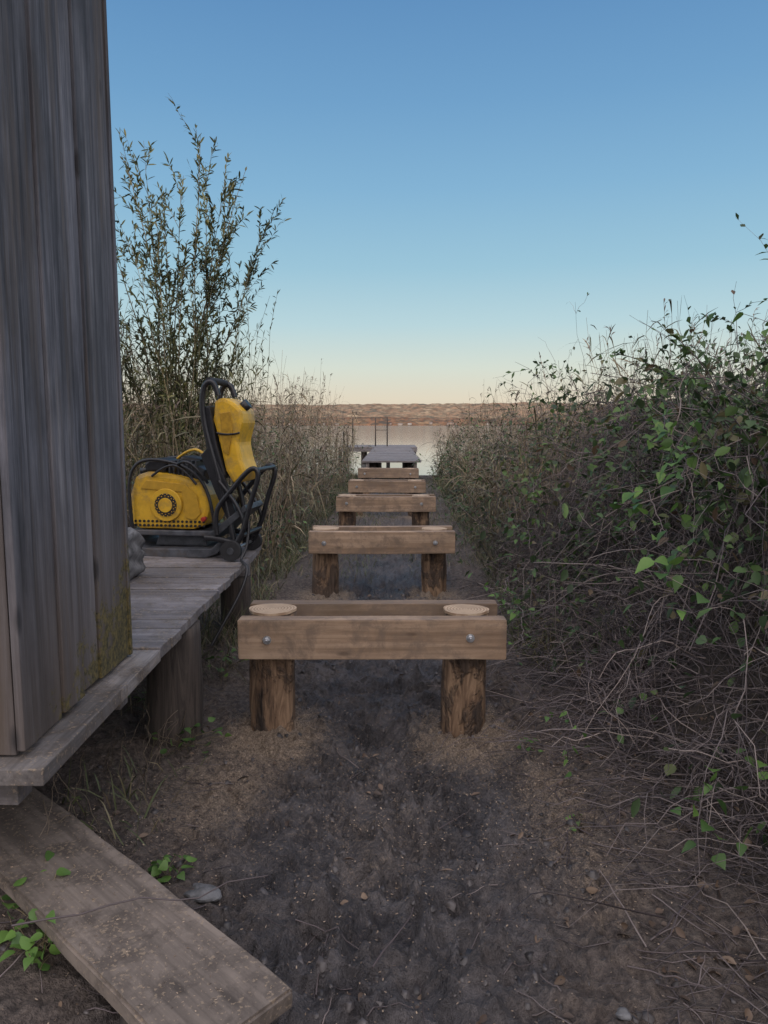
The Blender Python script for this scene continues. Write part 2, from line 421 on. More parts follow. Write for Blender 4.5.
# ---------------------------------------------------------------- lake
bm=bmesh.new()
vs=[bm.verts.new(v) for v in((-4400,17.5,-.14),(4400,17.5,-.14),(4400,3600,-.14),(-4400,3600,-.14))];bm.faces.new(vs)
m,nt,p,_=new_mat('lake_water')
n=noise(nt,mapping(nt,(.5,1.6,1)),1.2,5,.6);nb=noise(nt,mapping(nt,(.004,.03,1)),1,4,.6)
c=ramp(nt,nb,[(.35,(.19,.20,.19)),(.65,(.26,.26,.24))]);nt.links.new(c,p.inputs['Base Color'])
p.inputs['Roughness'].default_value=.07;p.inputs['IOR'].default_value=1.33
bump(nt,p,n,.07,.04)
finish(bm,'lake',m)

# ---------------------------------------------------------------- far hills
hx=np.linspace(-3600,3600,1201);ht=np.linspace(0,1,16)
HX,HT=np.meshgrid(hx,ht)
def hills(name,y0,y1,h0,amp,seed,mat,rough):
    prof=h0+amp*(fbm(HX/500+seed,0*HX+seed,seed,4)-.45)*2
    Hy=y0+(y1-y0)*HT
    Hz=-2+prof*HT**.8+rough*(fbm(HX/22,Hy/22,seed+3,4)-.3)*np.clip(HT*6,0,1)
    mb=MB();idx=np.arange(HX.size).reshape(HX.shape)
    Qh=np.stack([idx[:-1,:-1],idx[:-1,1:],idx[1:,1:],idx[1:,:-1]],-1)
    mb.add(np.stack([HX,Hy,Hz],-1),Qh,np.zeros(HX.size))
    return mb.build(name,[mat],True)
def hillmat(name,a):
    m,nt,p,_=new_mat(name)
    n=noise(nt,mapping(nt,(.016,.005,.07)),1,5,.6);n2=noise(nt,mapping(nt,(.04,.015,.12)),1,5,.65)
    c=ramp(nt,n,[(.36,a[0]),(.46,a[1]),(.54,a[2]),(.62,a[3])])
    c=mix(nt,.8,c,ramp(nt,n2,[(.38,.45),(.60,1.2)]),'MULTIPLY')
    nt.links.new(c,p.inputs['Base Color']);p.inputs['Roughness'].default_value=1
    return m
hills('hill',2960,3300,98,16,3,hillmat('hill_fields',[(.10,.085,.06),(.24,.15,.09),(.15,.115,.075),(.30,.22,.14)]),8)
hills('wooded_shore',2850,2930,36,10,8,hillmat('shore_woods',[(.055,.048,.038),(.17,.085,.045),(.085,.065,.045),(.19,.12,.07)]),12)
mb=MB()
for i in range(60):
    x=rng.uniform(-1500,1500);y=rng.uniform(2830,2848);w=rng.uniform(4,9);h=rng.uniform(3,6);z=rng.uniform(0,4)
    v=np.array([[x-w,y,z],[x+w,y,z],[x+w,y+10,z],[x-w,y+10,z],[x-w,y,z+h],[x+w,y,z+h],[x+w,y+10,z+h],[x-w,y+10,z+h],[x-w,y+5,z+h*1.6],[x+w,y+5,z+h*1.6]],float)
    q=np.array([[0,1,5,4],[1,2,6,5],[2,3,7,6],[3,0,4,7],[4,5,9,8],[6,7,8,9]])
    mb.add(v,q,np.full(10,rng.random()))
mb.build('distant_village',[foliage('village_walls',[(0,(.14,.10,.08)),(1,(.24,.22,.20))])])
mb=MB()
rx=np.linspace(-420,420,160);rt=np.linspace(0,1,12);RX,RT=np.meshgrid(rx,rt)
RY=-75-45*RT;RZ=-.5+13*sst(RT*1.4)+4*(fbm(RX/9,RY/9,4)-.4)*np.clip(RT*4,0,1)
idx=np.arange(RX.size).reshape(RX.shape)
mb.add(np.stack([RX,RY,RZ],-1),np.stack([idx[:-1,:-1],idx[:-1,1:],idx[1:,1:],idx[1:,:-1]],-1),rng.random(RX.size))
B=np.stack([rng.uniform(-400,400,7000),rng.uniform(-115,-80,7000),rng.uniform(5,17,7000)],-1)
leaves(mb,B,rng.normal(size=(7000,3)),rng.uniform(2,4,7000),2.4,3)
mb.build('wooded_ridge',[F_TREE])

# ---------------------------------------------------------------- trestles
def trestle(y,i):
    g=group('timber_trestle')
    x0,x1=-.688+random.uniform(-.01,.01),.512+random.uniform(-.01,.01);zt=.54
    def beam(nm,a,b,dz):
        bm=bmesh.new();bmesh.ops.create_cube(bm,size=1)
        bmesh.ops.subdivide_edges(bm,edges=[e for e in bm.edges if abs((e.verts[0].co-e.verts[1].co).x)>.5],cuts=14)
        for v in bm.verts:
            xx=x0+(v.co.x+.5)*(x1-x0)
            v.co=Vector((xx,a+(v.co.y+.5)*(b-a)+.002*math.sin(xx*5+y),.36+(v.co.z+.5)*(zt-.36)+dz+.0025*math.sin(xx*4+2*y)+random.uniform(-.0008,.0008)))
        bm.normal_update()
        ed=[e for e in bm.edges if e.is_manifold and e.calc_face_angle(0)>.8]
        bmesh.ops.bevel(bm,geom=ed,offset=.004,segments=2,affect='EDGES')
        finish(bm,nm,W_FRESH,g,rnd=random.random())
    beam('front_beam',y,y+.085,0);beam('rear_beam',y+.295,y+.38,.002)
    for k,(px,r) in enumerate(((-.565,.106),(.34,.102))):
        z0=float(gh(np.array([px]),np.array([y+.19]))[0])-.25
        cyl('post_%d'%(k+1),(px+random.uniform(-.012,.012),y+.19,z0),(px,y+.19,.530),r*1.06,r*.97,BARK,g,44,26,.11,seed=i*3+k)
        bm=bmesh.new();vv=[]
        for j in range(40):
            a=2*math.pi*j/40;rr=r*(.98+.04*math.sin(3*a+k+i)+.015*math.sin(7*a+2*k));vv.append(bm.verts.new((rr*math.cos(a)*1.06,rr*math.sin(a)*.96,0)))
        f=bm.faces.new(vv);e=bmesh.ops.extrude_face_region(bm,geom=[f])
        for v in e['geom']:
            if isinstance(v,bmesh.types.BMVert):v.co.z=-.012
        finish(bm,'post_cut_%d'%(k+1),ENDG,g,loc=(px,y+.19,.5455))
        bx=px+.004;bz=.452+random.uniform(-.012,.012)
        cyl('washer_%d'%(k+1),(bx,y+.001,bz),(bx,y-.004,bz),.019,.019,STEEL,g,20)
        cyl('bolt_nut_%d'%(k+1),(bx,y-.004,bz),(bx,y-.016,bz),.011,.011,STEEL,g,6,smooth=False)
        cyl('bolt_%d'%(k+1),(bx,y-.016,bz),(bx,y-.03,bz),.006,.006,STEEL,g,10)
for i,y in enumerate(TR): trestle(y,i)

# ---------------------------------------------------------------- lake jetty
g=group('jetty')
y=17.9
while y<29:
    box('plank',-.75+random.uniform(-.02,.02),.68+random.uniform(-.02,.02),y,y+.14,.50,.54+random.uniform(-.003,.003),W_GREYX,g,.004);y+=.148
box('edge_joist_l',-.66,-.58,17.95,29,.34,.497,W_GREYY,g);box('edge_joist_r',.5,.58,17.95,29,.34,.497,W_GREYY,g)
for yy in (18.2,21,24,26.8):
    for xx in(-.5,.42):cyl('pile',(xx,yy,-1.8),(xx,yy,.498),.09,.085,OLDPOST,g,14,3,.05)
g=group('bathing_platform')
y=29.2
while y<32.5:
    box('plank',-2.15,.95,y,y+.14,.50,.54,W_GREYX,g,.004);y+=.148
for xx in(-2.1,-1.2,-.2,.85):
    for yy in(29.4,32.3):cyl('pile',(xx,yy,-2.2),(xx,yy,.495),.07,.07,OLDPOST,g,12)
box('rim',-2.15,.95,29.12,29.19,.36,.545,W_GREYX,g)
for xx in(-1.65,-.72,-.24):
    cyl('rail_post',(xx,30.4,.5),(xx,30.4,1.72),.026,.026,OLDPOST,g,8)
pipe('hand_rail',[(-1.67,30.4,1.70),(-1,30.4,1.70),(-.22,30.4,1.70)],.014,OLDPOST,g)
pipe('mid_rail',[(-.74,30.4,1.2),(-.5,30.4,1.2),(-.22,30.4,1.2)],.012,OLDPOST,g)
for xx in (-1.95,-1.8): cyl('mooring_post',(xx,29.3,-.5),(xx,29.3,1.15),.035,.035,OLDPOST,g,8)

# ---------------------------------------------------------------- shed + deck
g=group('wooden_shed')
ys=[1.79,1.895,2.045,2.19,2.345,2.50,2.67]
offs=[0,-.010,.004,-.009,.005,-.004]
for i in range(len(ys)-1):
    x=-.938-.0064*i;off=offs[i]
    box('side_board',x-.022+off,x+off,ys[i]+.003,ys[i+1]-.003,.556+random.uniform(0,.018),3.15,W_SHED,g,.004)
for i in range(13):
    xx=-.966-i*.15;off=random.uniform(-.005,.005)
    box('front_board',xx-.147,xx-.001,1.80+off,1.822+off,.556+random.uniform(0,.012),3.15,W_SHEDF,g,.003)
    box('back_board',xx-.147,xx-.001,2.64,2.662,.556,3.15,W_SHED,g,.003)
for i in range(6): box('far_side_board',-2.95,-2.93,1.83+i*.135,1.83+i*.135+.132,.556,3.15,W_SHED,g,.003)
box('dark_filler',-2.92,-1.01,1.83,2.63,.56,3.1,simple('dark_inside',(.012,.011,.010),.9),g,.002)  # near-black block painted as the dark shed interior behind the board gaps
box('roof',-3.15,-.80,1.55,2.85,3.155,3.22,ROOFM,g,.006)
box('roof_fascia',-3.13,-.82,1.52,1.547,3.08,3.2,W_GREYX,g,.003)

g=group('plank_deck')
y=2.74
while y<5.2:
    xr=-.865-.026*(y-1.9)+random.uniform(-.014,.014)
    box('plank',-3.2,xr,y,y+.141,.507,.550+random.uniform(-.005,.005),W_GREYX,g,.004,.002);y+=.149
def quadbox(name,a,b,w,z0,z1,mat,parent,bev=.004):
    a=Vector((a[0],a[1],0));b=Vector((b[0],b[1],0));d=(b-a).normalized();s=Vector((d.y,-d.x,0))*w/2
    bm=bmesh.new()
    co=[a-s+Vector((0,0,z0)),a+s+Vector((0,0,z0)),b+s+Vector((0,0,z0)),b-s+Vector((0,0,z0)),
        a-s+Vector((0,0,z1)),a+s+Vector((0,0,z1)),b+s+Vector((0,0,z1)),b-s+Vector((0,0,z1))]
    v=[bm.verts.new(c) for c in co]
    for f in((0,3,2,1),(4,5,6,7),(0,1,5,4),(1,2,6,5),(2,3,7,6),(3,0,4,7)):bm.faces.new([v[k] for k in f])
    return finish(bm,name,mat,parent,bev=bev,rnd=random.random())
quadbox('edge_board_1',(-.945,1.74),(-.955,2.30),.15,.505,.550,W_GREYY,g)
quadbox('edge_board_2',(-.957,2.305),(-.965,2.735),.155,.503,.547,W_GREYY,g)
for i in range(10): quadbox('floor_board',(-1.13-i*.205,1.72),(-1.13-i*.205,2.735),.2,.505,.549,W_GREYY,g)
box('joist_1',-3.1,-1.0,2.60,2.68,.36,.503,W_GREYX,g);box('joist_2',-3.1,-1.0,5.02,5.10,.36,.503,W_GREYX,g)
box('joist_3',-3.1,-.98,3.42,3.50,.39,.503,W_GREYX,g)
box('joist_4',-3.1,-1.0,1.86,1.94,.39,.503,W_GREYX,g)
for k,(xx,yy,r,zt) in enumerate(((-1.1,5.06,.11,.36),(-2.3,3.46,.12,.388),(-2.3,5.06,.12,.36),(-2.2,1.9,.12,.388),(-1.55,2.64,.1,.36))):
    cyl('support_post_%d'%(k+1),(xx,yy,-.3),(xx,yy,zt),r,r*.95,OLDPOST,g,24,8,.05,seed=k+20)
cyl('support_post_6',(-1.01,3.27,-.3),(-1.0,3.27,.503),.132,.118,OLDPOST,g,32,16,.10,seed=31)

A=Vector((-.224,1.556));d=Vector((-.749,.663));s=Vector((-.663,-.749))
a=A+s*.145
gp=group('foot_plank')
bm=bmesh.new();n=40;w=.145
rows=[]
for k in range(n+1):
    t=k/n;c=a+d*1.7*t;zz=.118+.012*math.sin(t*3);row=[]
    for (sx,dz) in((-1,0),(1,0),(1,-.05),(-1,-.05)):
        ww=w*(1+.012*math.sin(t*23+sx)+random.uniform(-.006,.006))
        row.append(bm.verts.new((c.x+s.x*ww*sx,c.y+s.y*ww*sx,zz+dz+random.uniform(-.0008,.0008))))
    rows.append(row)
for k in range(n):
    for j in range(4): bm.faces.new((rows[k][j],rows[k][(j+1)%4],rows[k+1][(j+1)%4],rows[k+1][j]))
bm.faces.new(rows[0][::-1]);bm.faces.new(rows[-1]);bm.normal_update()
bmesh.ops.bevel(bm,geom=[e for e in bm.edges if e.calc_face_angle(0)>.8],offset=.007,segments=2,affect='EDGES')
ang=math.atan2(d.y,d.x)
M=Matrix.Translation((a.x,a.y,0))@Matrix.Rotation(ang,4,'Z')
bm.transform(M.inverted())
o=finish(bm,'board',wood('foot_board',[(.10,.080,.066),(.165,.135,.114),(.24,.197,.165)],'X',34,bs=.45,dirt=(.068,.054,.045)),gp,rnd=.5)
o.matrix_local=M
for t in(.15,.85):
    c=a+d*1.7*t
    quadbox('bearer',(c.x-s.x*.13,c.y-s.y*.13),(c.x+s.x*.13,c.y+s.y*.13),.08,-.05,.07,OLDPOST,gp)

# ---------------------------------------------------------------- plate compactor
g=group('plate_compactor',(-1.205,4.64,.553))
g.scale=(1.0,.95,1.0);g.rotation_euler=(0,0,-.13)
prism('base_plate',[(-.55,.10),(-.50,.03),(-.42,0),(.0,0),(.08,.03),(.13,.10),(.10,.115),(.04,.06),(-.40,.055),(-.47,.075),(-.52,.13)],.02,.50,PLATE,g,.006)
prism('exciter_housing',[(-.38,.06),(-.02,.06),(-.05,.17),(-.34,.17)],.12,.40,ENG,g,.012)
prism('engine_deck',[(-.50,.135),(.02,.135),(.04,.17),(-.52,.17)],.06,.46,PLATE,g,.008)
prism('engine_cowl',[(-.51,.20),(-.46,.175),(-.10,.175),(-.02,.20),(.02,.30),(.02,.40),(-.04,.49),(-.20,.53),(-.40,.55),(-.48,.52),(-.52,.40)],.07,.44,YEL,g,.028)
prism('cowl_panel',[(-.44,.44),(-.40,.495),(-.14,.47),(-.06,.40),(-.04,.28),(-.08,.24),(-.14,.25),(-.16,.42)],.060,.069,simple('yellow_panel_paint',(.46,.26,.02),.5,0,.1),g,.003)
for rr,th,mt,yy in((.112,.022,YEL,.075),(.080,.027,BLK,.074),(.050,.034,YEL,.074)):
    cyl('recoil_starter',(-.27,yy,.335),(-.27,yy-th,.335),rr,rr*.92,mt,g,36)
for q in range(2):
    for k in range(16):
        a_=k/16*6.283+q*.2;r_=.060+q*.011
        cyl('starter_slot',(-.27+r_*math.cos(a_),.049,.335+r_*math.sin(a_)),(-.27+r_*math.cos(a_),.045,.335+r_*math.sin(a_)),.0036,.0036,YEL,g,6)
for ix in range(17):
    for iz in range(2):
        cx=-.485+ix*.029;cyl('cowl_vent',(cx,.072,.200+iz*.027),(cx,.064,.200+iz*.027),.009,.009,BLK,g,8)
prism('air_filter',[(-.42,.54),(-.28,.54),(-.27,.61),(-.31,.635),(-.40,.63),(-.43,.60)],.10,.32,BLK,g,.02)
prism('cylinder_head',[(-.27,.52),(-.05,.47),(-.02,.56),(-.10,.60),(-.25,.61)],.12,.36,ENG,g,.012)
for k in range(7): box('cooling_fin',-.262+k*.030,-.251+k*.030,.10,.38,.51,.620,ENG,g,.002)
prism('muffler',[(-.22,.60),(-.08,.585),(-.06,.63),(-.2,.65)],.16,.34,BLK,g,.02)
cyl('fuel_cap',(-.47,.2,.53),(-.47,.2,.565),.035,.032,BLK,g,20)
cyl('oil_cap',(-.01,.07,.25),(-.01,.02,.25),.014,.014,REDP,g,14)
pipe('ignition_lead',[(-.22,.10,.55),(-.16,.02,.63),(-.04,-.0,.60),(.02,.05,.48)],.009,BLK,g)
pipe('fuel_hose',[(-.36,.06,.52),(-.25,.03,.60),(-.14,.04,.58),(-.06,.06,.47)],.008,BLK,g)
pipe('yellow_hose',[(-.24,.2,.63),(-.12,.12,.70),(.0,.05,.68),(.08,.02,.60)],.009,YEL,g)
pipe('lift_frame_1',[(-.50,.05,.17),(-.52,.04,.4),(-.49,.05,.59),(-.36,.06,.64),(-.1,.06,.58),(.04,.05,.42),(.06,.05,.17)],.011,BLK,g)
pipe('lift_frame_2',[(-.50,.45,.17),(-.52,.46,.4),(-.49,.45,.59),(-.36,.44,.64),(-.1,.44,.58),(.04,.45,.42),(.06,.45,.17)],.011,BLK,g)
prism('water_tank',[(.09,1.00),(.14,1.02),(.21,.99),(.262,.94),(.268,.86),(.235,.74),(.255,.63),(.285,.55),(.26,.49),(.20,.48),(.15,.56),(.11,.75),(.075,.88)],.02,.30,YEL,g,.022)
cyl('tank_cap',(.225,.14,.95),(.27,.14,.985),.033,.033,BLK,g,18)
prism('tank_recess',[(.125,.92),(.19,.93),(.205,.82),(.175,.66),(.14,.68)],.012,.021,simple('yellow_recess_shade',(.36,.20,.015),.5),g,.003)  # shade of the recess painted as a darker yellow plate on the tank front
pipe('tank_strap',[(.10,.012,.80),(.17,.006,.78),(.25,.012,.80)],.006,BLK,g)
prism('tank_bracket',[(.0,.95),(.065,.97),(.10,.74),(.155,.53),(.10,.50),(.03,.72)],.0,.32,BLK,g,.01)
for yy in(.0,.32):
    pipe('handle_tube',[(.20,yy,.12),(.15,yy,.40),(.05,yy,.74),(.015,yy,.92),(.02,yy,1.07),(.06,yy,1.12),(.105,yy,1.10),(.12,yy,1.03)],.018,BLK,g)
pipe('handle_cross_bar',[(.06,.0,1.12),(.06,.16,1.125),(.06,.32,1.12)],.022,RUB,g)
prism('handle_mount',[(.00,.66),(.06,.72),(.16,.50),(.22,.30),(.16,.26),(.08,.45)],-.012,.012,BLK,g,.004)
for yy in(-.03,.35):
    pipe('guard_frame',[(.10,yy,.16),(.08,yy,.30),(.18,yy,.42),(.32,yy,.58),(.37,yy,.58),(.38,yy,.52),(.32,yy,.36),(.27,yy,.16),(.20,yy,.08)],.016,BLK,g)
    pipe('carriage_arm',[(.02,yy,.14),(.12,yy,.14),(.24,yy,.10)],.018,BLK,g)
    pipe('carriage_brace',[(.12,yy,.50),(.24,yy,.36),(.30,yy,.18),(.21,yy,.07)],.012,BLK,g)
pipe('guard_cross_1',[(.37,-.03,.57),(.37,.16,.57),(.37,.35,.57)],.014,BLK,g)
pipe('guard_cross_2',[(.27,-.03,.16),(.27,.16,.16),(.27,.35,.16)],.013,BLK,g)
pipe('axle',[(.20,-.06,.065),(.20,.16,.065),(.20,.38,.065)],.01,STEEL,g)
for yy in(-.075,.365):
    cyl('wheel',(.20,yy,.065),(.20,yy+.04,.065),.065,.065,RUB,g,28);cyl('wheel_hub',(.20,yy-.004,.065),(.20,yy+.045,.065),.022,.022,ENG,g,16)
prism('folding_footplate',[(.06,.12),(.30,.32),(.28,.35),(.05,.17)],-.02,.34,ENG,g,.004)
pipe('hanging_strap',[(.30,.0,.25),(.31,-.04,.10),(.27,-.10,.012),(.31,-.15,.01),(.36,-.2,-.02),(.33,-.3,-.16),(.27,-.42,-.30),(.22,-.5,-.42)],.009,BLK,g)

bm=bmesh.new();bmesh.ops.create_cube(bm,size=1);bmesh.ops.subdivide_edges(bm,edges=bm.edges,cuts=9,use_grid_fill=True)
for v in bm.verts:
    x,y_,z=v.co;k=1-.35*(abs(2*x)**4+abs(2*y_)**4)*.5
    zz=z*(.7+.3*k)
    v.co=Vector((-1.565+x*.28+.012*math.sin(z*17+y_*5),3.98+y_*.35+.01*math.sin(z*12+x*9),.556+.13+zz*.26+.016*math.sin(x*13+y_*9)*(z>0)))
    v.co.z=max(v.co.z,.556)
finish(bm,'cement_sack',SACK,smooth=True)

# ---------------------------------------------------------------- ground litter
def litter():
    mb=MB();n=17000
    k=rng.integers(0,13,n)
    cen=np.array([(-.55,3.25,.22),(.345,3.25,.22),(-.55,3.2,.35),(.345,3.2,.35),(-.55,6.0,.35),(.345,6.0,.35),(-.7,2.7,.28),(-.7,2.5,.35),(.66,2.4,.25),(.6,2.9,.22),(.0,2.8,.55),(.2,2.1,.5),(-.05,4.6,.7)])
    B=cen[k];x=B[:,0]+rng.normal(size=n)*B[:,2];y=B[:,1]+rng.normal(size=n)*B[:,2]
    keep=(y>1.2);x=x[keep];y=y[keep];n=len(x)
    P=np.stack([x,y,gh(x,y)+.003],-1);D=rng.normal(size=(n,3));D[:,2]*=.25
    leaves(mb,P,D,rng.uniform(.003,.009,n),rng.uniform(.002,.0045,n),3,0,.2,prof=np.array([.7,1,.7]))
    q=rng.random((450,2))**np.array([.8,1]);P=np.array([[a.x+d.x*1.7*u+s.x*w*(v*2-1)*.95,a.y+d.y*1.7*u+s.y*w*(v*2-1)*.95,.1195+.012*math.sin(u*3)] for u,v in q])
    D=rng.normal(size=(450,3));D[:,2]=0
    leaves(mb,P,D,rng.uniform(.003,.008,450),.0025,3,0,.2,prof=np.array([.7,1,.7]))
    mb.build('wood_chips',[F_CHIP])
    mb=MB();n=700
    x=np.where(rng.random(n)<.8,edgeR(2.5)-.0+rng.normal(size=n)*.28,rng.uniform(-1.3,1,n));y=1.3+rng.random(n)**1.3*4
    D=rng.normal(size=(n,3));D[:,2]=rng.uniform(-.05,.12,n)
    P=stems(np.stack([x,y,gh(x,y)+.006],-1),D,rng.uniform(.04,.28,n),7,.04,.03)
    P[:,:,2]=np.maximum(P[:,:,2],gh(P[:,:,0],P[:,:,1])+.003)
    tubes(mb,P,np.repeat(rng.uniform(.001,.003,n)[:,None],7,1)*np.linspace(1,.5,7),4,rnd=rng.random(n)*.85)
    P=stems(np.array([[-.95,1.7,.16],[-.05,1.72,.04]]),np.array([[1,.35,.0],[.45,.9,.02]]),np.array([.62,.26]),9,.02,.03)
    tubes(mb,P,np.full((2,9),.003)*np.linspace(1,.5,9),5,rnd=np.array([.3,.4]))
    mb.build('twigs',[F_CANE])
    mb=MB();n=900
    x=np.where(rng.random(n)<.8,edgeR(2.5)+.05+rng.normal(size=n)*.25,rng.uniform(-1.3,1,n));y=1.3+rng.random(n)**1.3*5
    D=rng.normal(size=(n,3));D[:,2]=rng.uniform(-.1,.3,n)
    leaves(mb,np.stack([x,y,gh(x,y)+.005],-1),D,rng.uniform(.01,.045,n),rng.uniform(.008,.026,n),5,rng.uniform(-.2,.3,n),.5)
    mb.build('dead_leaves',[F_DEAD])
    mb=MB();n=2200
    x=rng.normal(size=n)*.5;y=1.3+rng.random(n)**1.2*5
    s_=rng.uniform(.004,.014,n)*(rng.random(n)**2*1.3+.4)
    lo=np.array([[1,0,-.3],[0,1,-.3],[-1,0,-.3],[0,-1,-.3],[.6,.3,.5],[-.3,.6,.6],[-.6,-.3,.5],[.3,-.6,.45]])
    V=np.stack([x,y,gh(x,y)-.002],-1)[:,None]+(lo[None]+rng.normal(size=(n,8,3))*.18)*s_[:,None,None]
    q=np.array([[0,1,5,4],[1,2,6,5],[2,3,7,6],[3,0,4,7],[4,5,6,7]])
    mb.add(V,(np.arange(n)*8)[:,None,None]+q[None],np.repeat(rng.random(n),8))
    mb.build('mud_clods',[F_DIRT],True)
litter()
def rock(loc,r,sd):
    bm=bmesh.new();bmesh.ops.create_icosphere(bm,subdivisions=3,radius=1)
    for v in bm.verts:
        f=1+.5*(float(vnoise(v.co.x*1.4+sd,v.co.y*1.4+v.co.z*1.7,sd))-.5)
        v.co=Vector((v.co.x*r[0]*f,v.co.y*r[1]*f,v.co.z*r[2]*f))
    finish(bm,'stone',STONE,loc=loc)
for x,y,r,sd in((-.57,2.08,(.055,.04,.024),1),(.55,1.62,(.018,.015,.012),3)):
    rock((x,y,float(gh(np.array([x]),np.array([y]))[0])+.012),r,sd)

# ---------------------------------------------------------------- vegetation
def reeds(name,n,xf,yr,hr,seed,edge,e0=.5):
    mb=MB()
    y=yr[0]+(yr[1]-yr[0])*rng.random(n)
    x=xf(y,rng.random(n))
    z=np.maximum(gh(x,y),-.5)-.03
    h=rng.uniform(hr[0],hr[1],n)*(.62+.7*vnoise(x*.9,y*.9,seed))*(e0+(1-e0)*sst(np.abs(x-edge(y))/.8))
    D=np.stack([rng.normal(size=n)*.15,rng.normal(size=n)*.15,np.ones(n)],-1)
    P=stems(np.stack([x,y,z],-1),D,h,7,rng.uniform(0,.16,n),.02)
    tubes(mb,P,np.repeat(rng.uniform(.0025,.0045,n)[:,None],7,1)*np.linspace(1,.45,7),3,mi=0)
    b,T,i=sample(P,6,.12,.95);m_=len(b)
    Dl=T*.8+rng.normal(size=(m_,3))*.55
    leaves(mb,b,Dl,rng.uniform(.15,.45,m_),rng.uniform(.008,.018,m_),4,rng.uniform(.2,.9,m_),.2,mi=1)
    sel=rng.random(n)<.35;tip=P[sel,-1];Tt=nrm(P[sel,-1]-P[sel,-2]);k=8
    tip=np.repeat(tip,k,0);Tt=np.repeat(Tt,k,0);mm=len(tip)
    leaves(mb,tip-Tt*rng.uniform(0,.12,mm)[:,None],Tt+rng.normal(size=(mm,3))*.35+np.array([.25,0,0]),rng.uniform(.04,.12,mm),.012,3,.4,.2,mi=2)
    return mb.build(name,[F_REED,F_REEDG,F_PLUME])
reeds('reed_bed',2300,lambda y,r:edgeL(y)-.03-(r**1.3)*(1.5+.42*y),(6.3,23),(1.7,2.4),11,edgeL,.6)
reeds('reed_bed',2300,lambda y,r:edgeR(y)+.08+(r**1.3)*(1.2+.45*y),(6.8,22),(1.15,1.85),12,edgeR,.6)

def scrub(name,n,xf,yr,hr,leafm,nl=16,edge=None):
    mb=MB();y=yr[0]+(yr[1]-yr[0])*rng.random(n);x=xf(y,rng.random(n));z=np.maximum(gh(x,y),-.3)-.03
    h=rng.uniform(hr[0],hr[1],n)*(.45+.55*sst(np.abs(x-edge(y))/.8))*(.6+.8*vnoise(x*1.1,y*1.1,31))
    D=np.stack([rng.normal(size=n)*.4,rng.normal(size=n)*.4,np.ones(n)],-1)
    P=stems(np.stack([x,y,z],-1),D,h,8,rng.uniform(0,.3,n),.04)
    tubes(mb,P,np.repeat(rng.uniform(.003,.006,n)[:,None],8,1)*np.linspace(1,.3,8),3)
    b,T,i=sample(P,5,.2,1);m_=len(b)
    P2=stems(b,T+rng.normal(size=(m_,3))*.7,rng.uniform(.12,.5,m_),5,.15,.06)
    tubes(mb,P2,np.repeat(rng.uniform(.0012,.0025,m_)[:,None],5,1)*np.linspace(1,.4,5),3)
    b,T,i=sample(P2,max(1,nl//5),.1,1)
    k=rng.random(len(b))<.25+1.4*sst((vnoise(b[:,0]*1.3,b[:,1]*.9+b[:,2],52)-.35)*2.5);b=b[k];T=T[k];m_=len(b)
    leaves(mb,b,T+rng.normal(size=(m_,3))*.8,rng.uniform(.03,.075,m_),rng.uniform(.018,.038,m_),3,.2,.2,mi=1)
    return mb.build(name,[F_CANE,leafm])
scrub('shrub_thicket',700,lambda y,r:edgeL(y)-.02-r*(.6+.25*y),(5.9,20),(.5,1.7),F_BLEAF,15,edgeL)
scrub('shrub_thicket',1150,lambda y,r:edgeR(y)+.0+r*(.7+.2*y),(4.4,20),(.55,1.7),F_BLEAF,30,edgeR)

